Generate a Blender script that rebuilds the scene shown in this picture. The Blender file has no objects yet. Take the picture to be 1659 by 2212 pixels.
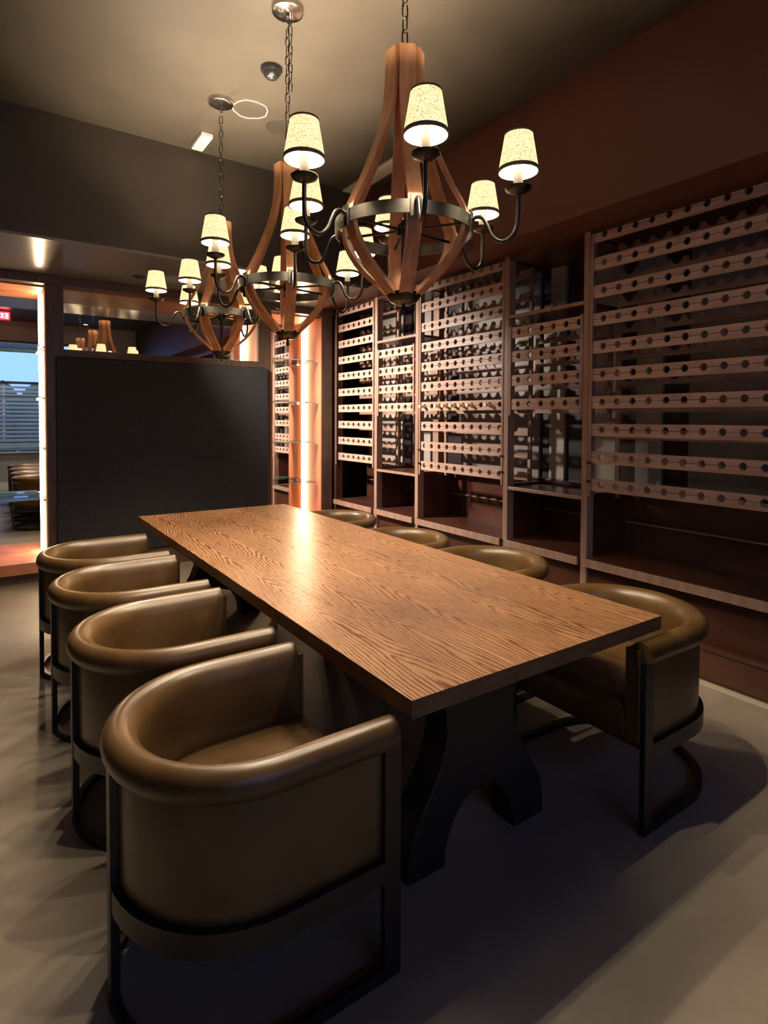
import bpy, bmesh, math, random
from mathutils import Vector, Matrix
random.seed(7)
S = bpy.context.scene
COL = S.collection
PI = math.pi

# ------------------------------------------------------------------ camera
F_PX, CX, CY = 1243.3, 829.3, 939.8
yaw, pitch, roll = math.radians(34.336), math.radians(1.623), math.radians(0.257)
cd = bpy.data.cameras.new('camera')
cam = bpy.data.objects.new('camera', cd); COL.objects.link(cam)
f = Vector((math.sin(yaw)*math.cos(pitch), math.cos(yaw)*math.cos(pitch), -math.sin(pitch)))
r = Vector((math.cos(yaw), -math.sin(yaw), 0)); u = r.cross(f)
r2 = math.cos(roll)*r + math.sin(roll)*u; u2 = -math.sin(roll)*r + math.cos(roll)*u
m = Matrix((r2, u2, -f)).transposed().to_4x4(); m.translation = Vector((-0.904, -1.188, 1.5))
cam.matrix_world = m
cd.sensor_fit = 'VERTICAL'; cd.sensor_height = 36.0; cd.lens = F_PX*36.0/2212
cd.shift_y = (CY-1106)/2212; cd.shift_x = (829.5-CX)/2212
cd.clip_start = 0.02; cd.clip_end = 200
S.camera = cam

# ------------------------------------------------------------------ world (daylight outside the far window) and exposure
W = bpy.data.worlds.new('world'); S.world = W; W.use_nodes = True
bg = W.node_tree.nodes['Background']; bg.inputs[0].default_value = (0.15, 0.26, 0.60, 1); bg.inputs[1].default_value = 1.7
S.view_settings.view_transform = 'Standard'; S.view_settings.look = 'None'
S.view_settings.exposure = 1.15; S.view_settings.gamma = 1.0; S.view_settings.use_curve_mapping = False
BULB_W = 30.0
LED_S = 30.0

# ------------------------------------------------------------------ materials
def mat(name, col=(.5,.5,.5), rough=.5, metal=0., spec=.5, coat=0., build=None):
    M = bpy.data.materials.new(name); M.use_nodes = True
    n = M.node_tree.nodes; l = M.node_tree.links; b = n['Principled BSDF']
    b.inputs['Base Color'].default_value = (*col, 1); b.inputs['Roughness'].default_value = rough
    b.inputs['Metallic'].default_value = metal; b.inputs['Specular IOR Level'].default_value = spec
    b.inputs['Coat Weight'].default_value = coat; b.inputs['Coat Roughness'].default_value = .15
    if build: build(n, l, b)
    return M
def nz(n, l, scale, detail=3, stretch=None, coord='Object', dist=0.):
    tc = n.new('ShaderNodeTexCoord'); mp = n.new('ShaderNodeMapping'); t = n.new('ShaderNodeTexNoise')
    l.new(tc.outputs[coord], mp.inputs[0]); l.new(mp.outputs[0], t.inputs['Vector'])
    if stretch: mp.inputs['Scale'].default_value = stretch
    t.inputs['Scale'].default_value = scale; t.inputs['Detail'].default_value = detail; t.inputs['Distortion'].default_value = dist
    return t
def ramp(n, l, src, stops):
    c = n.new('ShaderNodeValToRGB'); l.new(src, c.inputs[0])
    e = c.color_ramp.elements
    while len(e) < len(stops): e.new(.5)
    for i, (p, co) in enumerate(stops):
        e[i].position = p; e[i].color = (*co, 1) if len(co) == 3 else co
    return c
def bump(n, l, b, src, strength=.2, distance=.002):
    k = n.new('ShaderNodeBump'); k.inputs['Strength'].default_value = strength; k.inputs['Distance'].default_value = distance
    l.new(src, k.inputs['Height']); l.new(k.outputs[0], b.inputs['Normal'])
def mottled(c1, c2, scale=6, detail=4, stretch=None, bst=0., bd=.002, lo=.35, hi=.65):
    def bld(n, l, b):
        t = nz(n, l, scale, detail, stretch)
        c = ramp(n, l, t.outputs[0], [(lo, c1), (hi, c2)]); l.new(c.outputs[0], b.inputs['Base Color'])
        if bst: bump(n, l, b, t.outputs[0], bst, bd)
    return bld

def table_wood(n, l, b):
    tc = n.new('ShaderNodeTexCoord'); oi = n.new('ShaderNodeObjectInfo')
    sep = n.new('ShaderNodeSeparateXYZ'); l.new(tc.outputs['Object'], sep.inputs[0])
    def mth(op, a, c=None, v=None):
        k = n.new('ShaderNodeMath'); k.operation = op
        if hasattr(a, 'links'): l.new(a, k.inputs[0])
        else: k.inputs[0].default_value = a
        if c is not None:
            if hasattr(c, 'links'): l.new(c, k.inputs[1])
            else: k.inputs[1].default_value = c
        return k.outputs[0]
    rnd = mth('MULTIPLY', oi.outputs['Random'], 37.0)
    # low frequency warp of the rings
    cmb = n.new('ShaderNodeCombineXYZ')
    l.new(mth('MULTIPLY', sep.outputs[0], 4.0), cmb.inputs[0])
    l.new(mth('ADD', mth('MULTIPLY', sep.outputs[1], 1.3), rnd), cmb.inputs[1]); l.new(rnd, cmb.inputs[2])
    nt = n.new('ShaderNodeTexNoise'); nt.inputs['Scale'].default_value = 1.0; nt.inputs['Detail'].default_value = 2.5
    l.new(cmb.outputs[0], nt.inputs['Vector'])
    cmb2 = n.new('ShaderNodeCombineXYZ')
    l.new(mth('MULTIPLY', sep.outputs[0], 60.0), cmb2.inputs[0]); l.new(mth('MULTIPLY', sep.outputs[1], 9.0), cmb2.inputs[1]); l.new(rnd, cmb2.inputs[2])
    nf = n.new('ShaderNodeTexNoise'); nf.inputs['Scale'].default_value = 1.0; nf.inputs['Detail'].default_value = 3
    l.new(cmb2.outputs[0], nf.inputs['Vector'])
    off = mth('MULTIPLY', mth('SUBTRACT', oi.outputs['Random'], .5), .08)
    xx = mth('SUBTRACT', sep.outputs[0], off)
    par = mth('MULTIPLY', mth('POWER', mth('ABSOLUTE', xx), 1.25), 20.0)
    val = mth('ADD', mth('ADD', par, mth('MULTIPLY', sep.outputs[1], 1.15)), mth('MULTIPLY', nt.outputs[0], 1.7))
    val = mth('ADD', val, mth('MULTIPLY', nf.outputs[0], .16))
    fr = mth('FRACT', mth('MULTIPLY', val, 5.2))
    tri = mth('ABSOLUTE', mth('SUBTRACT', mth('MULTIPLY', fr, 2.0), 1.0))
    line = ramp(n, l, tri, [(.10, (0,0,0)), (.40, (.55,.55,.55)), (.80, (1,1,1))])
    # fine pores
    cmb3 = n.new('ShaderNodeCombineXYZ')
    l.new(mth('MULTIPLY', sep.outputs[0], 300.0), cmb3.inputs[0]); l.new(mth('MULTIPLY', sep.outputs[1], 18.0), cmb3.inputs[1]); l.new(rnd, cmb3.inputs[2])
    np_ = n.new('ShaderNodeTexNoise'); np_.inputs['Scale'].default_value = 1.0; np_.inputs['Detail'].default_value = 2
    l.new(cmb3.outputs[0], np_.inputs['Vector'])
    mixv = mth('ADD', mth('MULTIPLY', line.outputs[0], .52), mth('MULTIPLY', np_.outputs[0], .60))
    c = ramp(n, l, mixv, [(.24, (.105,.040,.016)), (.52, (.225,.105,.047)), (.92, (.37,.200,.100))])
    hs = n.new('ShaderNodeHueSaturation'); l.new(c.outputs[0], hs.inputs['Color'])
    l.new(mth('ADD', mth('MULTIPLY', oi.outputs['Random'], .22), .89), hs.inputs['Value'])
    l.new(hs.outputs[0], b.inputs['Base Color'])
    rr = ramp(n, l, mixv, [(.2, (.22,.22,.22)), (1.0, (.38,.38,.38))]); l.new(rr.outputs[0], b.inputs['Roughness'])
    bump(n, l, b, mixv, .35, .0008)

def stave_wood(n, l, b):
    t = nz(n, l, 14, 5, (1.6, 1.6, .22), dist=.6)
    c = ramp(n, l, t.outputs[0], [(.25, (.36,.15,.068)), (.5, (.53,.25,.12)), (.75, (.68,.36,.19))])
    l.new(c.outputs[0], b.inputs['Base Color']); bump(n, l, b, t.outputs[0], .2, .001)
def leather(n, l, b):
    t = nz(n, l, 7, 4); c = ramp(n, l, t.outputs[0], [(.3, (.070,.037,.012)), (.7, (.122,.069,.026))])
    l.new(c.outputs[0], b.inputs['Base Color'])
    t2 = nz(n, l, 120, 3); bump(n, l, b, t2.outputs[0], .12, .0006)
    rr = ramp(n, l, t.outputs[0], [(.3, (.27,.27,.27)), (.7, (.38,.38,.38))]); l.new(rr.outputs[0], b.inputs['Roughness'])
def floor_mat(n, l, b):
    t = nz(n, l, .9, 6, (1.0, 2.6, 1)); t2 = nz(n, l, 14, 4)
    mx = n.new('ShaderNodeMath'); mx.operation = 'MULTIPLY_ADD'; l.new(t2.outputs[0], mx.inputs[0]); mx.inputs[1].default_value = .25; l.new(t.outputs[0], mx.inputs[2])
    c = ramp(n, l, mx.outputs[0], [(.42, (.215,.180,.140)), (.80, (.32,.275,.22))])
    l.new(c.outputs[0], b.inputs['Base Color'])
    rr = ramp(n, l, t.outputs[0], [(.3, (.42,.42,.42)), (.7, (.6,.6,.6))]); l.new(rr.outputs[0], b.inputs['Roughness'])
    bump(n, l, b, t2.outputs[0], .08, .001)
def shade_fabric(n, l, b):
    t = nz(n, l, 330, 2, (1, 1, .5)); t2 = nz(n, l, 60, 3)
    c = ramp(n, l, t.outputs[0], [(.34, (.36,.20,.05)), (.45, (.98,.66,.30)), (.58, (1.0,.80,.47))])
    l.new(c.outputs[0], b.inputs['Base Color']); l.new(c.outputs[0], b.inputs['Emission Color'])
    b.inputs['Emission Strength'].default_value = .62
def emis(name, col, s, base=None):
    M = bpy.data.materials.new(name); M.use_nodes = True
    b = M.node_tree.nodes['Principled BSDF']; b.inputs['Base Color'].default_value = (*col, 1)
    if base is not None: b.inputs['Base Color'].default_value = (base, base, base, 1)
    b.inputs['Emission Color'].default_value = (*col, 1); b.inputs['Emission Strength'].default_value = s
    return M
def translucent(name, col):
    M = bpy.data.materials.new(name); M.use_nodes = True
    n = M.node_tree.nodes; l = M.node_tree.links; n.remove(n['Principled BSDF'])
    t = n.new('ShaderNodeBsdfTranslucent'); d = n.new('ShaderNodeBsdfDiffuse'); x = n.new('ShaderNodeMixShader')
    t.inputs[0].default_value = d.inputs[0].default_value = (*col, 1)
    l.new(t.outputs[0], x.inputs[1]); l.new(d.outputs[0], x.inputs[2]); l.new(x.outputs[0], n['Material Output'].inputs[0]); return M
def clear_bulb(name, col, s):
    M = bpy.data.materials.new(name); M.use_nodes = True
    n = M.node_tree.nodes; l = M.node_tree.links; n.remove(n['Principled BSDF'])
    t = n.new('ShaderNodeBsdfTransparent'); e = n.new('ShaderNodeEmission'); e.inputs[0].default_value = (*col, 1); e.inputs[1].default_value = s
    a = n.new('ShaderNodeAddShader'); l.new(t.outputs[0], a.inputs[0]); l.new(e.outputs[0], a.inputs[1]); l.new(a.outputs[0], n['Material Output'].inputs[0])
    return M
def thin_glass(name, tint, refl):
    M = bpy.data.materials.new(name); M.use_nodes = True
    n = M.node_tree.nodes; l = M.node_tree.links; n.remove(n['Principled BSDF'])
    t = n.new('ShaderNodeBsdfTransparent'); t.inputs[0].default_value = (*tint, 1)
    g = n.new('ShaderNodeBsdfGlossy'); g.inputs['Roughness'].default_value = .02
    fr = n.new('ShaderNodeFresnel'); fr.inputs[0].default_value = refl
    mx = n.new('ShaderNodeMixShader'); l.new(fr.outputs[0], mx.inputs[0]); l.new(t.outputs[0], mx.inputs[1]); l.new(g.outputs[0], mx.inputs[2])
    l.new(mx.outputs[0], n['Material Output'].inputs[0]); return M

MT = dict(
 floor=mat('floor_stone', rough=.5, build=floor_mat),
 ceil=mat('ceiling_paint', rough=.42, build=mottled((.052,.043,.033), (.070,.058,.045), 1.2, 3)),
 wall=mat('wall_paint', rough=.5, build=mottled((.036,.028,.021), (.048,.038,.029), 1.2, 3)),
 redwall=mat('bulkhead_paint', rough=.5, build=mottled((.090,.026,.015), (.115,.034,.020), 1.0, 3)),
 soffit=mat('soffit_lacquer', (.21,.20,.19), .2, spec=.7),
 panel=mat('panel_fabric', rough=.75, build=mottled((.019,.020,.025), (.028,.028,.033), 40, 4, bst=.1)),
 frame=mat('frame_wood', rough=.38, build=mottled((.080,.050,.034), (.125,.080,.055), 5, 5, (6, 6, .5))),
 cab=mat('cabinet_wood', rough=.33, build=mottled((.055,.019,.012), (.090,.032,.019), 4, 5, (1, .5, 1))),
 post=mat('post_wood', rough=.34, build=mottled((.30,.185,.135), (.40,.260,.195), 5, 4, (4, 4, .4))),
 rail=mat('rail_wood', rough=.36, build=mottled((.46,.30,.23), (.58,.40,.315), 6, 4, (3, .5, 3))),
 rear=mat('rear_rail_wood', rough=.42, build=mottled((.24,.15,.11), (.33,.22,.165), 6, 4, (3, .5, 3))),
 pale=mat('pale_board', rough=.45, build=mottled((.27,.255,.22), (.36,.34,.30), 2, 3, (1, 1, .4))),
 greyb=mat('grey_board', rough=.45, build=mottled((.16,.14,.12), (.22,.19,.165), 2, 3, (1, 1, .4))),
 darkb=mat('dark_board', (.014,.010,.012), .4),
 salmon=mat('niche_wood', rough=.42, build=mottled((.60,.235,.125), (.70,.300,.165), 3, 3, (2, 2, .4))),
 copper=mat('niche_top_wood', rough=.32, build=mottled((.42,.20,.105), (.52,.26,.14), 3, 3)),
 mirror=mat('mirror_glass', (.82,.84,.83), .015, metal=1.0),
 table=mat('table_oak', rough=.38, spec=.55, build=table_wood),
 tedge=mat('table_edge', rough=.42, build=mottled((.105,.050,.024), (.165,.085,.044), 9, 4, (1, 1, 9))),
 black=mat('black_metal', (.010,.010,.012), .38, metal=.0, spec=.5),
 trest=mat('trestle_black', (.013,.013,.013), .5),
 leather=mat('brown_leather', rough=.4, spec=.5, build=leather),
 stave=mat('stave_wood', rough=.5, build=stave_wood),
 steel=mat('aged_steel', rough=.36, metal=1.0, build=mottled((.050,.047,.042), (.095,.088,.076), 9, 4)),
 chrome=mat('nickel', (.62,.58,.52), .16, metal=1.0),
 sleeve=mat('candle_sleeve', rough=.6, build=mottled((.026,.023,.016), (.045,.040,.028), 18, 3, (1, 1, .3))),
 trim=mat('shade_trim', rough=.6, build=mottled((.16,.12,.06), (.24,.18,.10), 40, 3)),
 shade=mat('shade_fabric', rough=.8, build=shade_fabric),
 liner=emis('shade_liner', (1.0, .90, .68), 1.2, .10),
 bulb=clear_bulb('bulb_glow', (1.0, .84, .58), 9.0),
 led=emis('led_strip', (1.0, .70, .42), LED_S),
 glass=thin_glass('shelf_glass', (.86,.95,.93), 1.45),
 glassedge=mat('glass_edge', (.45,.75,.68), .1, spec=.8),
 pane=thin_glass('window_glass', (.95,.97,1.0), 1.3),
 white=mat('white_plastic', (.75,.70,.58), .45),
 dark=mat('dark_plastic', (.02,.02,.022), .2, spec=.6),
 ring=mat('ring_plastic', (.70,.62,.48), .4),
 blind=translucent('blind_slat', (.80,.83,.86)),
 mull=mat('window_bar', (.02,.02,.022), .4),
 plaster=mat('pale_plaster', (.42,.43,.44), .6),
 red=emis('sign_red', (1.0,.015,.03), 3.0),
 signw=emis('sign_letters', (1.0,.75,.7), 3.0),
 bottle=mat('bottle_glass', (.012,.022,.010), .12, spec=.7),
 foil=mat('bottle_foil', (.95,.80,.52), .35, metal=.2),
 foil2=mat('bottle_foil_dark', (.10,.04,.12), .3, metal=.4),
 trimline=mat('floor_trim', (.62,.58,.44), .35, metal=.3),
 leaf=mat('hedge_leaf', rough=.7, build=mottled((.02,.07,.02), (.06,.16,.04), 12, 4)),
 street=mat('street', (.25,.27,.30), .8),
)

# ------------------------------------------------------------------ mesh helpers
class MB:
    def __init__(s): s.v = []; s.f = []; s.m = []
    def add(s, vs, fs, mi=0):
        o = len(s.v); s.v += [tuple(q) for q in vs]; s.f += [tuple(i+o for i in q) for q in fs]; s.m += [mi]*len(fs); return s
    def box(s, x0, x1, y0, y1, z0, z1, mi=0):
        v = [(x,y,z) for z in (z0,z1) for y in (y0,y1) for x in (x0,x1)]
        return s.add(v, [(0,2,3,1),(4,5,7,6),(0,1,5,4),(2,6,7,3),(0,4,6,2),(1,3,7,5)], mi)
    def lathe(s, prof, seg=24, c=(0,0,0), mi=0, cap0=False, cap1=False):
        v = []; F = []; n = len(prof)
        for i in range(seg):
            a = 2*PI*i/seg
            for (r_, z) in prof: v.append((c[0]+r_*math.cos(a), c[1]+r_*math.sin(a), c[2]+z))
        for i in range(seg):
            j = (i+1) % seg
            for k in range(n-1): F.append((i*n+k, j*n+k, j*n+k+1, i*n+k+1))
        if cap0: F.append(tuple(i*n for i in range(seg))[::-1])
        if cap1: F.append(tuple(i*n+n-1 for i in range(seg)))
        return s.add(v, F, mi)
    def tube(s, path, r_, seg=8, closed=False, mi=0):
        P = [Vector(q) for q in path]; n = len(P); v = []; F = []
        up = Vector((0,0,1)); prev = None
        for i, q in enumerate(P):
            if closed: t = P[(i+1) % n]-P[i-1]
            else: t = P[min(i+1,n-1)]-P[max(i-1,0)]
            t.normalize()
            if prev is None:
                a = up if abs(t.z) < .9 else Vector((1,0,0)); nx = t.cross(a).normalized()
            else:
                nx = prev - t*prev.dot(t)
                nx.normalize()
            prev = nx; ny = t.cross(nx); rr = r_[i] if isinstance(r_, (list, tuple)) else r_
            for k in range(seg):
                a = 2*PI*k/seg; v.append(q+(nx*math.cos(a)+ny*math.sin(a))*rr)
        m_ = n if closed else n-1
        for i in range(m_):
            j = (i+1) % n
            for k in range(seg): F.append((i*seg+k, i*seg+(k+1)%seg, j*seg+(k+1)%seg, j*seg+k))
        if not closed: F.append(tuple(range(seg))[::-1]); F.append(tuple((n-1)*seg+k for k in range(seg)))
        return s.add(v, F, mi)
    def sweep(s, path, prof, mi=0):
        """path: list of (x,y,nx,ny) with outward normal; prof: closed list of (offset,z)."""
        n = len(prof); v = []; F = []
        for (x, y, nx, ny) in path:
            for (o, z) in prof: v.append((x+nx*o, y+ny*o, z))
        for i in range(len(path)-1):
            for k in range(n): F.append((i*n+k, i*n+(k+1)%n, (i+1)*n+(k+1)%n, (i+1)*n+k))
        F.append(tuple(range(n))[::-1]); F.append(tuple((len(path)-1)*n+k for k in range(n)))
        return s.add(v, F, mi)
    def prism(s, poly, axis, a, b, mi=0):
        n = len(poly); mk = {0: lambda p,q: (q,p[0],p[1]), 1: lambda p,q: (p[0],q,p[1]), 2: lambda p,q: (p[0],p[1],q)}[axis]
        v = [mk(p,a) for p in poly]+[mk(p,b) for p in poly]
        F = [tuple(range(n)), tuple(range(n,2*n))[::-1]]+[(i,i+n,(i+1)%n+n,(i+1)%n) for i in range(n)]
        return s.add(v, F, mi)
    def mesh(s, name):
        me = bpy.data.meshes.new(name); me.from_pydata(s.v, [], s.f)
        me.polygons.foreach_set('material_index', s.m)
        bm = bmesh.new(); bm.from_mesh(me); bmesh.ops.recalc_face_normals(bm, faces=bm.faces); bm.to_mesh(me); bm.free()
        me.update(); return me
    def build(s, name, mats, parent=None, smooth=False, bevel=0., loc=None):
        me = s.mesh(name)
        for k in (mats if isinstance(mats, (list, tuple)) else [mats]): me.materials.append(k)
        if smooth: shade_smooth(me, smooth if isinstance(smooth, float) else 40)
        o = bpy.data.objects.new(name, me); COL.objects.link(o); o.parent = parent
        if loc: o.location = loc
        if bevel:
            k = o.modifiers.new('bevel', 'BEVEL'); k.width = bevel; k.segments = 2; k.limit_method = 'ANGLE'
        return o
def shade_smooth(me, ang):
    me.polygons.foreach_set('use_smooth', [True]*len(me.polygons))
    bm = bmesh.new(); bm.from_mesh(me)
    for e in bm.edges:
        if len(e.link_faces) == 2: e.smooth = e.calc_face_angle(0) < math.radians(ang)
    bm.to_mesh(me); bm.free()
def empty(name, loc=(0,0,0), rz=0, parent=None):
    o = bpy.data.objects.new(name, None); COL.objects.link(o); o.location = loc; o.rotation_euler = (0,0,rz); o.parent = parent
    o.empty_display_size = .1; return o
def tag(o, label=None, cat=None, group=None, kind=None):
    if label: o['label'] = label
    if cat: o['category'] = cat
    if group: o['group'] = group
    if kind: o['kind'] = kind
    return o
def inst(src, parent, loc=None, rot=None):
    c = src.copy(); COL.objects.link(c); c.parent = parent
    if loc is not None: c.location = loc
    if rot is not None: c.rotation_euler = rot
    return c
def copy_tree(o, parent=None):
    kids = list(o.children); c = o.copy(); COL.objects.link(c); c.parent = parent
    for k in kids: copy_tree(k, c)
    return c
def struct(name, mb, m_, label, **k):
    o = mb.build(name, m_, **k); o['kind'] = 'structure'; o['label'] = label; o['category'] = name.split('_')[0]; return o

# ------------------------------------------------------------------ room shell
ZC, ZS = 3.72, 2.80            # ceiling, soffit
XL, XR, YB, YF = -3.3, 3.12, 5.62, -4.0
XBH, YBH = 2.21, 3.71          # faces of the bulkheads
YW = 4.9                       # front of the back wall joinery
YM = 5.36                      # mirrors
struct('floor', MB().box(XL-.1, XR+.1, YF-.1, YB, -.1, 0), MT['floor'], 'grey brown stone-look floor of the dining room')
struct('ceiling', MB().box(XL-.1, XR+.1, YF-.1, YB, ZC, ZC+.1), MT['ceil'], 'dark taupe painted ceiling above the chandeliers')
struct('wall_left', MB().box(XL-.1, XL, YF-.1, YB, 0, ZC), MT['wall'], 'plain dark wall on the left')
struct('wall_right', MB().box(XR, XR+.1, YF-.1, YB, 0, ZC), MT['cab'], 'dark wall behind the wine racks')
struct('wall_back', MB().box(XL, XR, YB-.05, YB+.05, 0, ZC), MT['wall'], 'dark wall behind the mirrored niches')
struct('trim_1', MB().box(XBH, XR, YF, YB-.05, ZS, ZC), MT['redwall'], 'reddish brown bulkhead above the wine racks')
struct('trim_2', MB().box(XL, XBH, YBH, YB-.05, ZS+.02, ZC), MT['wall'], 'dark bulkhead face above the back wall')
struct('trim_3', MB().box(XL, XBH, YBH, YB-.05, ZS, ZS+.02), MT['soffit'], 'glossy grey soffit panel under the back bulkhead')
struct('trim_4', MB().box(2.41, 2.455, YF, 4.9, 0, .006), MT['trimline'], 'pale strip on the floor along the wine cabinet')

# far wall behind the camera with a window (seen only in the mirrors)
wx0, wx1, wz0, wz1 = -1.9, 1.5, .62, 3.27
fw = MB().box(XL, wx0, YF-.1, YF, 0, ZC).box(wx1, XR, YF-.1, YF, 0, ZC).box(wx0, wx1, YF-.1, YF, 0, wz0).box(wx0, wx1, YF-.1, YF, wz1, ZC)
struct('wall_front', fw, MT['plaster'], 'pale wall around the window reflected in the mirrors')
win = empty('window_1', (0, YF, 0)); win['kind'] = 'structure'; win['label'] = 'window with horizontal blinds reflected in the niche mirror'; win['category'] = 'window'
wf = MB()
for x in (wx0, -.2+.9, wx1-.05): wf.box(x, x+.05, -.09, -.02, wz0, wz1)
for z in (wz0, 2.27, wz1-.05): wf.box(wx0, wx1, -.09, -.02, z, z+.06)
wf.build('window_frame', MT['mull'], win)
MB().box(wx0, wx1, -.07, -.064, wz0, wz1).build('pane', MT['pane'], win)
sl = MB().add([(wx0+.02,-.015,0),(wx1-.02,-.015,0),(wx1-.02,.03,.055),(wx0+.02,.03,.055),(wx0+.02,-.015,.006),(wx1-.02,-.015,.006),(wx1-.02,.03,.061),(wx0+.02,.03,.061)],
              [(0,1,2,3),(4,7,6,5),(0,4,5,1),(1,5,6,2),(2,6,7,3),(3,7,4,0)])
s0 = sl.build('slat', MT['blind'], win, loc=(0,0,wz0+.02))
for i in range(1, 17): inst(s0, win, (0, 0, wz0+.02+i*.095))
MB().box(wx0, wx1, .0, .08, 3.27, 3.60).build('valance', MT['plaster'], win)
hd = MB()
for i in range(9):
    x = -3+i*.8; hd.lathe([(0.02,0),(.5,.3),(.62,1.0),(.5,1.7),(.2,2.15),(.01,2.3)], 10, (x, YF-4.5+.3*math.sin(i*2.1), 0.5+.3*math.sin(i*1.3)))
tag(hd.build('hedge', MT['leaf'], smooth=True), 'green hedge outside the window reflected in the niche mirror', 'hedge', kind='stuff')
struct('trim_5', MB().box(-14, 14, -24, YF-.3, -.3, -.1), MT['street'], 'paved ground outside the window')

# exit sign hanging from the ceiling behind the camera
ex = empty('exit_sign', (-.72, -2.48, 3.52)); tag(ex, 'red lit exit sign reflected in the left niche mirror', 'sign')
MB().box(-.17, .17, -.02, .02, 0, .16).build('sign_body', MT['red'], ex, bevel=.008)
MB().box(-.02, .02, -.015, .015, .16, .2).build('bracket', MT['dark'], ex)
def letters(word, h, w, gap, t):
    b = MB(); x = 0
    for ch in word:
        if ch == 'E':
            b.box(x, x+t, 0, .004, 0, h)
            for z in (0, h/2-t/2, h-t): b.box(x, x+w, 0, .004, z, z+t)
        elif ch == 'I': b.box(x+w/2-t/2, x+w/2+t/2, 0, .004, 0, h)
        elif ch == 'T': b.box(x+w/2-t/2, x+w/2+t/2, 0, .004, 0, h); b.box(x, x+w, 0, .004, h-t, h)
        elif ch == 'X':
            for s_ in (1,-1):
                a = (x, x+w-t) if s_ == 1 else (x+w-t, x)
                b.prism([(a[0],0),(a[0]+t,0),(a[1]+t,h),(a[1],h)], 1, 0, .004)
        x += w+gap
    return b, x-gap
lb, lw = letters('EXIT', .10, .055, .018, .014)
lo = lb.build('lettering', MT['signw'], ex); lo.location = (lw/2, .0205, .03); lo.rotation_euler = (0, 0, PI); lo.location.y = .0245

# ------------------------------------------------------------------ back wall joinery
bw = empty('back_wall_unit', (0, YW, 0)); tag(bw, 'dark wood back wall unit framing the dark panel, transom and niches', 'wall unit')
def part(name, b, m_, par, **k): return b.build(name, m_, par, **k)
y1 = YB-.06-YW
part('beam', MB().box(-3.2, 2.52, 0, .12, 2.715, ZS), MT['frame'], bw, bevel=.004)
part('column', MB().box(-.475, -.335, 0, y1, .0, 2.715), MT['frame'], bw, bevel=.004)
part('column', MB().box(1.645, 1.712, 0, y1, .0, 2.715), MT['frame'], bw, bevel=.004)
part('column', MB().box(2.36, 2.50, .0, y1, .0, 2.715), MT['frame'], bw, bevel=.004)
part('column', MB().box(-1.75, -1.62, 0, y1, .0, 2.715), MT['frame'], bw, bevel=.004)
part('side_panel', MB().box(-3.2, -1.75, .01, .05, 0, 2.715), MT['panel'], bw)
part('transom_sill', MB().box(-.335, 1.645, 0, y1, 2.06, 2.13), MT['frame'], bw, bevel=.004)
part('transom_top', MB().box(-.335, 1.645, .12, YM-YW, 2.70, 2.74), MT['copper'], bw)
tb = MB().box(1.56, 1.645, .05, YM-YW, 2.13, 2.70)
part('transom_side', tb, MT['salmon'], bw)
part('transom_jamb', MB().box(1.56, 1.645, 0, .05, 2.13, 2.715), MT['frame'], bw)
part('mirror', MB().box(-.335, 1.645, YM-YW, YM-YW+.01, 2.13, 2.74), MT['mirror'], bw)
part('led_strip', MB().box(1.534, 1.556, YM-YW-.030, YM-YW-.005, 2.14, 2.69), MT['led'], bw)
part('base_rail', MB().box(-.335, 1.645, 0, .1, 0, .22), MT['frame'], bw, bevel=.004)
part('dark_panel', MB().box(-.405, 1.655, -.035, -.002, .20, 2.055), MT['panel'], bw, bevel=.004)['label'] = 'large charcoal fabric panel'

def niche(name, label, x0, x1, xb1, shelves, led_x, led_y, z0):
    t = empty(name, (0, YW, 0)); tag(t, label, 'niche')
    D = YM-YW
    part('niche_floor', MB().box(x0, x1, -.05, D, z0-.10, z0), MT['salmon'], t, bevel=.003)
    part('plinth', MB().box(x0, x1, .0, D, 0, z0-.10), MT['frame'], t)
    part('niche_top', MB().box(x0, x1, .12, D, 2.70, 2.74), MT['salmon'], t)
    part('side_wall', MB().box(x1-.012, x1, 0, D, z0, 2.70), MT['salmon'], t)
    part('side_wall', MB().box(x0, x0+.012, 0, D, z0, 2.70), MT['salmon'], t)
    part('mirror', MB().box(x0+.012, x1-.012, D-.01, D, z0, 2.70), MT['mirror'], t)
    part('led_strip', MB().box(led_x-.014, led_x+.010, led_y-.014, led_y+.008, z0+.01, 2.69), MT['led'], t)
    for z in shelves:
        g = empty_shelf(t, x0+.015, xb1, z, D)
def empty_shelf(t, x0, x1, z, D):
    s_ = MB().box(x0, x1, .06, D-.02, z, z+.010).build('glass_shelf', MT['glass'], t)
    MB().box(x0, x1, .056, .06, z, z+.010).build('polished_edge', MT['glassedge'], s_)
    for yy in (.10, .34):
        MB().box(x1, x1+.035, yy-.008, yy+.008, z-.012, z-.001).build('bracket', MT['chrome'], s_)
        MB().box(x0-.003, x0+.02, yy-.008, yy+.008, z-.012, z-.001).build('bracket', MT['chrome'], s_)
    return s_
niche('lit_display_niche', 'lit mirrored niche with glass shelves at the left edge', -1.62, -.476, -.515, (2.155, 1.684, 1.212, .737), -.497, YM-YW-.02, .19)
niche('lit_display_niche', 'narrow lit orange niche with glass shelves beside the wine racks', 1.713, 2.358, 2.30, (2.18, 1.689, 1.211, .731), 2.337, YM-YW-.02, .22)

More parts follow.
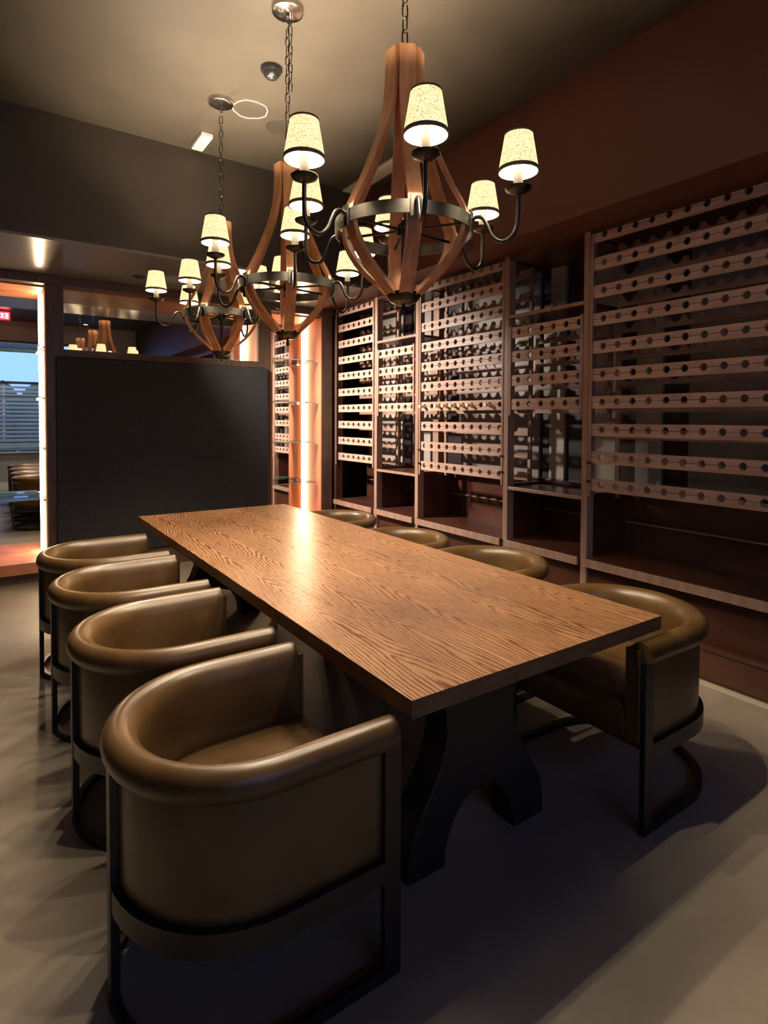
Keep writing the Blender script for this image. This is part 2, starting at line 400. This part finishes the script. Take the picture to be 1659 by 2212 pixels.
# soffit downlight
dl = empty('recessed_downlight', (.25, 4.50, ZS)); tag(dl, 'small recessed downlight in the glossy soffit', 'light')
MB().lathe([(.045,-.001),(.062,-.004),(.066,-.0005)], 24).build('trim_ring', MT['steel'], dl, smooth=True)
MB().lathe([(.001,-.0006),(.045,-.0012)], 24).build('lens', MT['dark'], dl)
ld = bpy.data.lights.new('added_rack_spot', 'SPOT'); ld.energy = 800; ld.color = (1, .84, .72); ld.spot_size = math.radians(74); ld.spot_blend = 1.0; ld.shadow_soft_size = .14  # beam added at this fitting to brighten the far wine racks
lo = bpy.data.objects.new('added_rack_spot', ld); COL.objects.link(lo); lo.parent = dl; lo.location = (0, 0, -.02)
lo.rotation_euler = (Vector((2.52, 3.9, 1.5))-Vector((.25, 4.5, 2.78))).to_track_quat('-Z', 'Y').to_euler()

for k, x in enumerate((-2.2, -.6, 1.0)):  # extra downlights added out of view to brighten the far wall
    q = empty('added_downlight', (x, -3.55, ZC)); tag(q, 'added ceiling downlight behind the camera to brighten the far wall, %s of three' % ('leftmost', 'middle', 'rightmost')[k], 'light', 'added downlights by the front window')
    MB().lathe([(.050,-.002),(.070,-.006),(.074,-.0005)], 24).build('trim_ring', MT['steel'], q, smooth=True)
    MB().lathe([(.001,-.003),(.050,-.003)], 24).build('lens', MT['liner'], q)
    ld = bpy.data.lights.new('downlight', 'SPOT'); ld.energy = 80; ld.color = (1, .9, .76); ld.spot_size = math.radians(75); ld.spot_blend = .6; ld.shadow_soft_size = .05
    lo = bpy.data.objects.new('downlight', ld); COL.objects.link(lo); lo.parent = q; lo.location = (0, 0, -.012)
# ------------------------------------------------------------------ wine wall
XW = 2.523
BAYS = [  # name bits, y0, y1, holes start, step, n, rows
 ('tall wine cabinet bay with racks at the far end, next to the orange niche', 4.035, 4.80, 4.793, -.1123, 7, range(10)),
 ('narrow wine cabinet bay with four rack rows, second from the orange niche', 3.315, 3.945, 3.905, -.1118, 6, range(3, 7)),
 ('middle wine cabinet bay with a tall rack holding foil-topped bottles', 2.125, 3.215, 3.148, -.1092, 10, range(10)),
 ('narrow wine cabinet bay with four rack rows beside the widest bay', 1.375, 2.05, 1.966, -.1122, 6, range(3, 7)),
 ('widest wine cabinet bay with a tall rack, at the right edge', -.62, 1.30, 1.21, -.1118, 17, range(10)),
]
ZROW = lambda i: 2.755-.189*i
POSTS = (1.34, 2.09, 3.265, 3.99)
EDGE = [-3.9, 1.315, 2.065, 3.24, 3.965, 4.895]     # bay limits; each post belongs to the bay beyond it
XB = 3.0-XW
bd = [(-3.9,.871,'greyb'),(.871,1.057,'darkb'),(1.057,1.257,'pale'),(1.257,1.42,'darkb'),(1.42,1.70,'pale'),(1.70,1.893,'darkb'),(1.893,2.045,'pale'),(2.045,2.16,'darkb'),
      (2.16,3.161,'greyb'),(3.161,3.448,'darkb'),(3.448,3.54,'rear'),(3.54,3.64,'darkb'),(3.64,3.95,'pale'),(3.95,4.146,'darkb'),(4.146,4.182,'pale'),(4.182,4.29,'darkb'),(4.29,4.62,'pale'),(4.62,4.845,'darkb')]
def notch_poly(y0, y1, z0, z1, holes, r_, top):
    """board outline in (y,z) with half-round notches in its top or bottom edge"""
    ze = z1 if top else z0; P = []
    hs = sorted(h for h in holes if y0+r_ < h < y1-r_)
    edge = [(y0, ze)]
    for h in hs:
        for k in range(0, 9):
            a = PI*k/8
            edge.append((h-r_*math.cos(a), ze-(r_*math.sin(a) if top else -r_*math.sin(a))))
    edge.append((y1, ze))
    other = [(y1, z0 if top else z1), (y0, z0 if top else z1)]
    return edge+other
for bi, (lab, y0, y1, h0, st, nh, rows) in enumerate(BAYS):
    t = empty('wine_cabinet', (XW, 0, 0)); tag(t, lab, 'wine cabinet')
    e0, e1 = EDGE[4-bi], EDGE[5-bi]
    a, b = e0, e1-(.05 if bi == 0 else 0)
    if bi < 4:      # post at the near side of this bay
        y = e0+.025; a = e0+.05
        MB().box(0, .075, y-.025, y+.025, 0, ZS-.001).build('post', MT['post'], t, bevel=.003)
        MB().box(.075, .56, y-.0248, y+.0248, 0, .98).build('divider', MT['cab'], t)
    if bi == 0:
        MB().box(.0, .09, 4.845, 4.894, 0, ZS-.001).build('end_panel', MT['cab'], t)
        MB().box(-.012, .004, 4.835, 4.845, .95, ZS-.02).build('edge_bead', MT['post'], t)
    MB().box(.0, .58, a, b, ZS-.03, ZS-.001).build('top_board', MT['cab'], t)
    MB().box(-.022, .56, a, b, .475, .535).build('ledge', MT['cab'], t, bevel=.004)
    MB().box(-.04, -.022, a, b, .478, .534).build('ledge_edge', MT['post'], t, bevel=.003)['label'] = 'light front edge of the ledge'
    MB().box(.44, .47, a, b, .535, .975).build('back_panel', MT['cab'], t)
    MB().box(.425, .44, a+.02, b-.02, .745, .758).build('bead', MT['post'], t, bevel=.003)
    MB().box(.42, .58, a, b, .975, 1.0).build('back_rail', MT['cab'], t, bevel=.003)
    MB().box(.03, .06, a, b, .0, .475).build('base_panel', MT['cab'], t)
    MB().box(-.045, .03, a, b, .0, .175).build('plinth', MT['cab'], t, bevel=.003)
    MB().box(-.055, .0, a, b, .175, .20).build('bead', MT['cab'], t, bevel=.008)
    if bi in (1, 3):
        for z, dd in ((2.305, .45), (.935, .42)):
            sh_ = MB().box(.018, dd, a, b, z, z+.024).build('shelf', MT['cab'], t, bevel=.002)
            MB().box(.003, .018, a, b, z-.001, z+.025).build('shelf_edge', MT['post'], sh_, bevel=.002)
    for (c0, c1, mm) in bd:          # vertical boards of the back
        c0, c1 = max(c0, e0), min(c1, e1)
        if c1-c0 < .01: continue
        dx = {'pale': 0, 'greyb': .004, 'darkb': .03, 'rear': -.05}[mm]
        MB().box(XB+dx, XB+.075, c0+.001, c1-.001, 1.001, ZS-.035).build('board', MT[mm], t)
    holes = [h0+st*i for i in range(nh)]
    up = MB().prism(notch_poly(y0, y1, .0018, .040, holes, .0215, False), 0, .004, .022).mesh('top_slat'); up.materials.append(MT['rail'])
    dn = MB().prism(notch_poly(y0, y1, -.045, -.0018, holes, .0215, True), 0, .004, .022).mesh('bottom_slat'); dn.materials.append(MT['rail'])
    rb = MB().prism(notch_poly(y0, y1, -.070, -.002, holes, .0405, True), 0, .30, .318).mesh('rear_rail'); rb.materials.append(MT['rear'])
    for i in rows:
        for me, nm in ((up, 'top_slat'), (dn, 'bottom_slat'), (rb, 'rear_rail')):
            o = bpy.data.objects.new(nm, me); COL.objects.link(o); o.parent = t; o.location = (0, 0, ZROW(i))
    za, zb = ZROW(rows[0])+.05, ZROW(rows[-1])-.09
    if bi in (0, 2, 4): za = ZS-.032
    for k, y in enumerate((y0+.002, y1-.002)):
        if bi == 0 and k == 1: continue
        MB().box(-.006, .0035, y-.011, y+.011, zb, za).build('upright', MT['post'], t, bevel=.002)
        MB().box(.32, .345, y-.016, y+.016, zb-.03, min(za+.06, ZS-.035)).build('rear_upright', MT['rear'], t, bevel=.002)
        for z in (zb+.10, zb+.23):
            if bi in (2, 4): MB().box(-.012, -.006, y-.017, y+.017, z, z+.016).build('clip', MT['black'], t)

# bottles
def make_bottle():
    b = empty('wine_bottle')
    MB().lathe([(.001,0),(.030,.002),(.0375,.010),(.0375,.185),(.033,.205),(.020,.228),(.0145,.245)], 20).build('body', MT['bottle'], b, smooth=True)
    MB().lathe([(.0145,.245),(.0145,.298),(.0155,.299),(.0155,.314),(.001,.315)], 18).build('neck_foil', MT['foil'], b, smooth=True)
    return b
wb = make_bottle()
words = ['farthest', 'second from the far end', 'third from the far end', 'fourth from the far end', 'fifth from the far end', 'sixth from the far end', 'nearest']
for k, hi_ in enumerate((0, 2, 3, 4, 5, 6, 8)):
    o = wb if k == 0 else copy_tree(wb)
    o.location = (XW+.255+(.0, .006, .002, .0, .004, .001, .002)[k], 3.148-.1092*hi_, ZROW(6)-.002); o.rotation_euler = (0, -PI/2, 0)
    tag(o, 'foil-topped wine bottle lying in the middle rack, %s of the row' % words[k], 'bottle', 'bottles lying in the middle rack')

# ------------------------------------------------------------------ table
TW, TL, TZ = 1.183, 3.396, .76
tb = empty('dining_table', (TW/2, TL/2, 0)); tag(tb, 'long brown oak dining table on black trestles', 'table')
NP = 6
for i in range(NP):
    w = TW/NP; x = -TW/2+w*(i+.5)
    pk = MB().box(-w/2+.0003, w/2-.0003, -TL/2, TL/2, -.026, .026); pk.m = [1, 0, 1, 1, 1, 1]
    pk.build('plank', [MT['table'], MT['tedge']], tb, loc=(x, 0, TZ-.026), bevel=.0012)
# trestle outline in (x,z)
def arc(cx, cz, r_, a0, a1, n=10): return [(cx+r_*math.cos(math.radians(a0+(a1-a0)*k/n)), cz+r_*math.sin(math.radians(a0+(a1-a0)*k/n))) for k in range(n+1)]
half = [(.20,.707),(.20,.66),(.185,.60),(.168,.53),(.160,.46),(.168,.40),(.195,.33),(.235,.26),(.275,.20),(.305,.14),(.320,.07),(.322,0)]
inner = [(.165,0),(.165,.045),(.150,.10),(.120,.155),(.075,.20),(.0,.222)]
poly = half+inner+[(-x, z) for (x, z) in inner[::-1][1:]]+[(-x, z) for (x, z) in half[::-1]]
for yy in (-TL/2+.31, TL/2-.31):
    MB().prism(poly, 1, -.06, .06).build('trestle', MT['trest'], tb, loc=(-.09, yy, 0), bevel=.006)

# ------------------------------------------------------------------ chairs
def u_path(hw, xf, xc, n=22, rx=None):
    """U path: right arm front -> round back -> left arm front; facing +x. hw half width, xc arc centre"""
    P = []
    for k in range(5): P.append((xf+(xc-xf)*k/5, -hw, 0, -1))
    for k in range(n+1):
        a = -PI/2-PI*k/n; e = rx or hw
        x = xc+e*math.cos(a); y = hw*math.sin(a)
        nx, ny = math.cos(a)*hw, math.sin(a)*e; q = math.hypot(nx, ny); P.append((x, y, nx/q, ny/q))
    for k in range(1, 6): P.append((xc+(xf-xc)*k/5, hw, 0, 1))
    return P
def make_chair():
    c = empty('tub_chair')
    HW = .315
    path = u_path(HW, -.012, -.33)
    wall = [(-.058,.33),(.002,.33),(.004,.45),(.004,.63),(-.005,.675),(-.03,.688),(-.049,.672),(-.057,.635),(-.058,.56)]
    MB().sweep(path, wall).build('backrest_shell', MT['leather'], c, smooth=50.)
    rp = []
    for k in range(14):
        a = 2*PI*k/14; rp.append((-.004+.041*math.cos(a), .655+.044*math.sin(a)))
    MB().sweep(path, rp).build('rolled_rim', MT['leather'], c, smooth=60.)
    # seat cushion
    sp = [(x, y) for (x, y, _, _) in u_path(HW-.060, .01, -.33)]
    def ins(d): return [(x+(-d if x > -.05 else d*.5), y*(1-d/.27)) for (x, y) in sp]
    v = []; n = len(sp); rings = [(0.0,.335),(0.0,.43),(.012,.452),(.05,.465)]
    for d, z in rings: v += [(x, y, z) for (x, y) in ins(d)]
    v.append((-.25, 0, .470)); F = []
    for k in range(len(rings)-1):
        for i in range(n): F.append((k*n+i, k*n+(i+1)%n, (k+1)*n+(i+1)%n, (k+1)*n+i))
    L = (len(rings)-1)*n
    for i in range(n): F.append((L+i, L+(i+1)%n, len(v)-1))
    F.append(tuple(range(n))[::-1])
    MB().add(v, F).build('seat_cushion', MT['leather'], c, smooth=50.)
    # metal frame
    fp = u_path(HW+.012, -.012, -.33)
    MB().sweep(fp, [(-.012,.265),(.010,.265),(.010,.325),(-.012,.325)]).build('seat_band', MT['black'], c, smooth=50.)
    MB().prism([(x-nx*.012, y-ny*.012) for (x, y, nx, ny) in fp], 2, .305, .330).build('seat_pan', MT['leather'], c)
    MB().sweep(fp, [(-.012,.0),(.010,.0),(.010,.032),(-.012,.032)]).build('floor_loop', MT['black'], c, smooth=50.)
    for s_ in (-1, 1):
        MB().box(-.052, .0, s_*(HW+.012)-.011, s_*(HW+.012)+.011, 0, .632).build('leg', MT['black'], c, bevel=.002)
        MB().box(-.012, .004, min(s_*(HW-.058), s_*(HW+.0)), max(s_*(HW-.058), s_*(HW+.0)), .33, .67).build('arm_front', MT['leather'], c, bevel=.003)
    xb = -.33-HW-.012
    MB().box(xb-.011, xb+.011, -.025, .025, 0, .632).build('leg', MT['black'], c, bevel=.002)
    return c
ch = make_chair()
CH = [  # x, y, facing, label
 (-.005, .375, 0, 'brown leather tub chair nearest the camera, left of the table'),
 (-.005, 1.175, 0, 'second brown leather tub chair from the camera, left of the table'),
 (-.010, 1.965, 0, 'third brown leather tub chair from the camera, left of the table'),
 (-.015, 2.715, 0, 'farthest brown leather tub chair left of the table, by the left niche'),
 (1.01, .29, PI, 'brown leather tub chair at the right near corner of the table'),
 (1.14, 1.22, PI, 'second brown leather tub chair from the camera, right of the table'),
 (1.07, 2.00, PI, 'third brown leather tub chair from the camera, right of the table'),
 (1.10, 2.95, PI, 'farthest brown leather tub chair right of the table, below the orange niche'),
]
for i, (x, y, a, lab) in enumerate(CH):
    o = ch if i == 0 else copy_tree(ch)
    o.location = (x, y, 0); o.rotation_euler = (0, 0, a); tag(o, lab, 'chair', 'tub chairs around the dining table')

# ------------------------------------------------------------------ chandeliers
def smooth_path(pts, n=6):
    """Catmull-Rom through points"""
    P = [Vector(q) for q in pts]; P = [2*P[0]-P[1]]+P+[2*P[-1]-P[-2]]; out = []
    for i in range(1, len(P)-2):
        for k in range(n):
            t = k/n; a, b, c_, d = P[i-1], P[i], P[i+1], P[i+2]
            out.append(.5*((2*b)+(c_-a)*t+(2*a-5*b+4*c_-d)*t*t+(3*b-a-3*c_+d)*t**3))
    out.append(P[-2]); return out
Z0 = 1.955     # height of the hub
def make_chandelier():
    c = empty('barrel_stave_chandelier', (0, 0, Z0))
    R_ = .262
    prof = [(.052,.015),(.105,.062),(.165,.118),(.212,.18),(.238,.235),(.244,.29),(.222,.342),(.182,.417),(.142,.506),(.108,.588),(.080,.672),(.066,.75),(.060,.84),(.060,.922)]
    path = smooth_path([(a, 0, b) for (a, b) in prof], 4)
    wid = lambda z: .052 if z < .3 else (.052+(.060-.052)*min(1, (z-.3)/.5))
    v = []; F = []
    for i, q in enumerate(path):
        t = (path[min(i+1, len(path)-1)]-path[max(i-1, 0)]).normalized(); nrm = Vector((t.z, 0, -t.x)); w = wid(q.z)/2
        for (a, b) in ((-.009,-1),(.009,-1),(.009,1),(-.009,1)): v.append(q+nrm*a+Vector((0, b*w, 0)))
    n = len(path)
    for i in range(n-1):
        for k in range(4): F.append((i*4+k, i*4+(k+1)%4, i*4+4+(k+1)%4, i*4+4+k))
    F += [(3,2,1,0), tuple((n-1)*4+k for k in range(4))]
    st = MB().add(v, F).build('stave', MT['stave'], c, smooth=35., bevel=.002)
    for k in range(1, 6): inst(st, c, rot=(0, 0, k*PI/3))
    zr = .262
    MB().lathe([(R_-.006,zr-.023),(R_,zr-.023),(R_,zr+.023),(R_-.006,zr+.023),(R_-.006,zr-.023)], 64).build('ring_band', MT['steel'], c, smooth=35.)
    MB().lathe([(.001,-.022),(.030,-.020),(.052,-.008),(.066,.012),(.068,.022),(.045,.03),(.001,.03)], 28).build('hub', MT['steel'], c, smooth=50.)
    MB().lathe([(.001,-.058),(.008,-.054),(.011,-.045),(.007,-.036),(.006,-.02)], 14).build('finial', MT['steel'], c, smooth=50.)
    MB().tube([(0,0,.03),(0,0,.30)], .011, 10).build('center_rod', MT['steel'], c, smooth=40.)
    MB().lathe([(.001,.235),(.024,.24),(.030,.262),(.024,.284),(.001,.29)], 18).build('spoke_boss', MT['steel'], c, smooth=50.)
    sp = MB().tube([(.02,0,zr),(R_-.006,0,zr)], .0055, 8).build('spoke', MT['steel'], c, smooth=40.)
    for k in range(1, 6): inst(sp, c, rot=(0, 0, k*PI/3))
    MB().lathe([(.001,.87),(.046,.872),(.048,.912),(.03,.928),(.012,.938),(.008,.958)], 20).build('top_cap', MT['black'], c, smooth=50.)
    # arm
    ap = smooth_path([(R_-.002,0,.266),(.284,0,.276),(.306,0,.268),(.322,0,.238),(.340,0,.200),(.370,0,.178),(.402,0,.186),(.424,0,.215),(.430,0,.26),(.430,0,.345)], 5)
    arm = MB().tube(ap, .0075, 10)
    arm = arm.build('arm', MT['steel'], c, smooth=60.)
    XA = .430
    MB().box(R_, R_+.004, -.020, .020, .225, .300).build('arm_plate', MT['steel'], arm, bevel=.002)
    MB().lathe([(.008,.335),(.022,.340),(.043,.350),(.0465,.358),(.041,.357),(.016,.348)], 22, (XA,0,0)).build('drip_cup', MT['steel'], arm, smooth=60.)
    MB().lathe([(.0165,.348),(.0165,.452),(.001,.452)], 18, (XA,0,0)).build('candle_sleeve', MT['sleeve'], arm, smooth=50.)
    MB().lathe([(.001,.452),(.010,.456),(.018,.478),(.017,.50),(.008,.53),(.001,.54)], 16, (XA,0,0)).build('bulb', MT['bulb'], arm, smooth=60.)
    zb, zt, rb, rt = .412, .545, .0705, .048
    sh = MB()
    sh.lathe([(rb,zb),(rt,zt)], 40, (XA,0,0), 0)
    sh.lathe([(rt,zt),(rt-.0025,zt)], 40, (XA,0,0), 0)
    sh.lathe([(rt-.0025,zt),(rb-.0025,zb)], 40, (XA,0,0), 1)
    sh.lathe([(rb-.0025,zb),(rb,zb)], 40, (XA,0,0), 0)
    so = sh.build('lamp_shade', [MT['shade'], MT['liner']], arm, smooth=40.)
    MB().lathe([(rb+.0012,zb-.001),(rb-.0005,zb+.012),(rb-.0038,zb+.012),(rb-.0035,zb-.001),(rb+.0012,zb-.001)], 40, (XA,0,0)).build('shade_trim', MT['trim'], arm, smooth=40.)
    MB().lathe([(rt+.002,zt-.006),(rt+.0012,zt+.001),(rt-.0035,zt+.001),(rt-.003,zt-.006),(rt+.002,zt-.006)], 40, (XA,0,0)).build('shade_trim', MT['trim'], arm, smooth=40.)
    wires = MB()
    for k in range(3):
        a = k*2*PI/3+.5; wires.tube([(XA+.02*math.cos(a), .02*math.sin(a), .445),(XA+.0695*math.cos(a), .0695*math.sin(a), .423)], .0009, 5)
    wires.build('shade_carrier', MT['chrome'], arm)
    ld = bpy.data.lights.new('bulb_light', 'POINT'); ld.energy = BULB_W; ld.color = (1.0, .80, .56); ld.shadow_soft_size = .016
    lo_ = bpy.data.objects.new('bulb_light', ld); COL.objects.link(lo_); lo_.parent = arm; lo_.location = (XA, 0, .512+.045)
    lo_.location.z = .484
    for k in range(1, 6):
        a = copy_tree(arm, c); a.rotation_euler = (0, 0, k*PI/3)
    # chain
    top = ZC-Z0
    link = []
    for k in range(16):
        a = 2*PI*k/16; link.append((.0125*math.cos(a), 0, .017*math.sin(a)+.0125*(1 if math.sin(a) > .01 else (-1 if math.sin(a) < -.01 else 0))))
    lk = MB().tube(link, .0028, 6, closed=True).build('chain_link', MT['steel'], c, smooth=60., loc=(0,0,.982))
    z = .982; k = 0
    while z+.050 < top-.085:
        z += .050; k += 1; inst(lk, c, (0, 0, z), (0, 0, (k % 2)*PI/2))
    big = [(.019*math.cos(2*PI*i/20), 0, .019*math.sin(2*PI*i/20)) for i in range(20)]
    MB().tube(big, .0032, 8, closed=True).build('canopy_loop', MT['black'], c, smooth=60., loc=(0,0,top-.062))
    cn = MB().lathe([(.001,-.030),(.070,-.029),(.083,-.024),(.086,-.015),(.086,.0),(.001,.0)], 40).build('canopy', MT['chrome'], c, smooth=40., loc=(0,0,top))
    MB().lathe([(.001,-.048),(.010,-.046),(.012,-.029)], 14).build('collar', MT['black'], cn, smooth=40.)
    for s_ in (-1, 1): MB().lathe([(.001,-.034),(.005,-.033),(.006,-.028)], 10, (s_*.045,0,0)).build('screw', MT['black'], cn, smooth=40.)
    return c
cd0 = make_chandelier()
CHN = [(.405, .60, 2.6, 'barrel-stave wood chandelier with six shades, nearest the camera'),
       (.452, 1.74, 9.7, 'middle barrel-stave wood chandelier with six lit shades'),
       (.455, 2.845, 44.7, 'farthest barrel-stave wood chandelier, in front of the back transom')]
for i, (x, y, a, lab) in enumerate(CHN):
    o = cd0 if i == 0 else copy_tree(cd0)
    o.location = (x, y, Z0); o.rotation_euler = (0, 0, math.radians(a)); tag(o, lab, 'chandelier', 'chandeliers above the dining table')
    if i == 1:   # spare length of chain beside the middle one
        lk = [q for q in o.children if q.name.startswith('chain_link')][0]
        for k in range(8): inst(lk, o, (.022, .008, 1.36+.050*k), (0, 0, (k % 2)*PI/2))

# ------------------------------------------------------------------ ceiling fittings
d = empty('dome_camera', (.595, 2.29, ZC)); tag(d, 'dark shiny dome on the ceiling beside the middle chain', 'camera')
MB().lathe([(.068,0),(.068,-.018),(.058,-.03),(.055,-.03)], 32).build('housing', MT['dark'], d, smooth=50.)
MB().lathe([(.055,-.028),(.048,-.048),(.034,-.062),(.016,-.070),(.001,-.072)], 32).build('dome', MT['dark'], d, smooth=60.)
d = empty('ceiling_speaker', (.665, 2.83, ZC)); tag(d, 'round ceiling fitting with a pale ragged ring edge', 'speaker')
rg = [((.122+.003*math.sin(5*t)+.002*math.sin(11*t))*math.cos(t), (.122+.003*math.sin(5*t)+.002*math.sin(11*t))*math.sin(t), -.002) for t in [2*PI*i/48 for i in range(48)]]
MB().tube(rg, .0045, 6, closed=True).build('ring', MT['ring'], d, smooth=60.)
MB().lathe([(.001,-.0015),(.120,-.0015),(.122,-.0002)], 40).build('grille', MT['ceil'], d)
d = empty('round_diffuser', (.955, 2.95, ZC)); tag(d, 'dark round diffuser on the ceiling behind the middle chandelier', 'diffuser')
MB().lathe([(.001,-.004),(.095,-.004),(.108,-.008),(.112,-.0005)], 40).build('plate', MT['wall'], d, smooth=30.)
d = empty('ceiling_box', (.515, 3.48, ZC)); tag(d, 'small cream rectangular box fixed to the ceiling', 'box')
MB().box(-.045, .045, -.14, .14, -.035, 0).build('body', MT['white'], d, bevel=.006)
MB().box(-.012, .012, -.12, .12, -.038, -.0352).build('slot', MT['ring'], d)
d = empty('linear_vent', (2.02, 3.1, ZC)); tag(d, 'long slotted air vent along the ceiling edge', 'vent')
MB().box(-.085, .085, -.75, .70, -.012, 0).build('frame', MT['pale'], d, bevel=.003)
for k in range(7): MB().box(-.072+.021*k, -.062+.021*k, -.73, .68, -.018, -.0122).build('slat', MT['ring'], d)
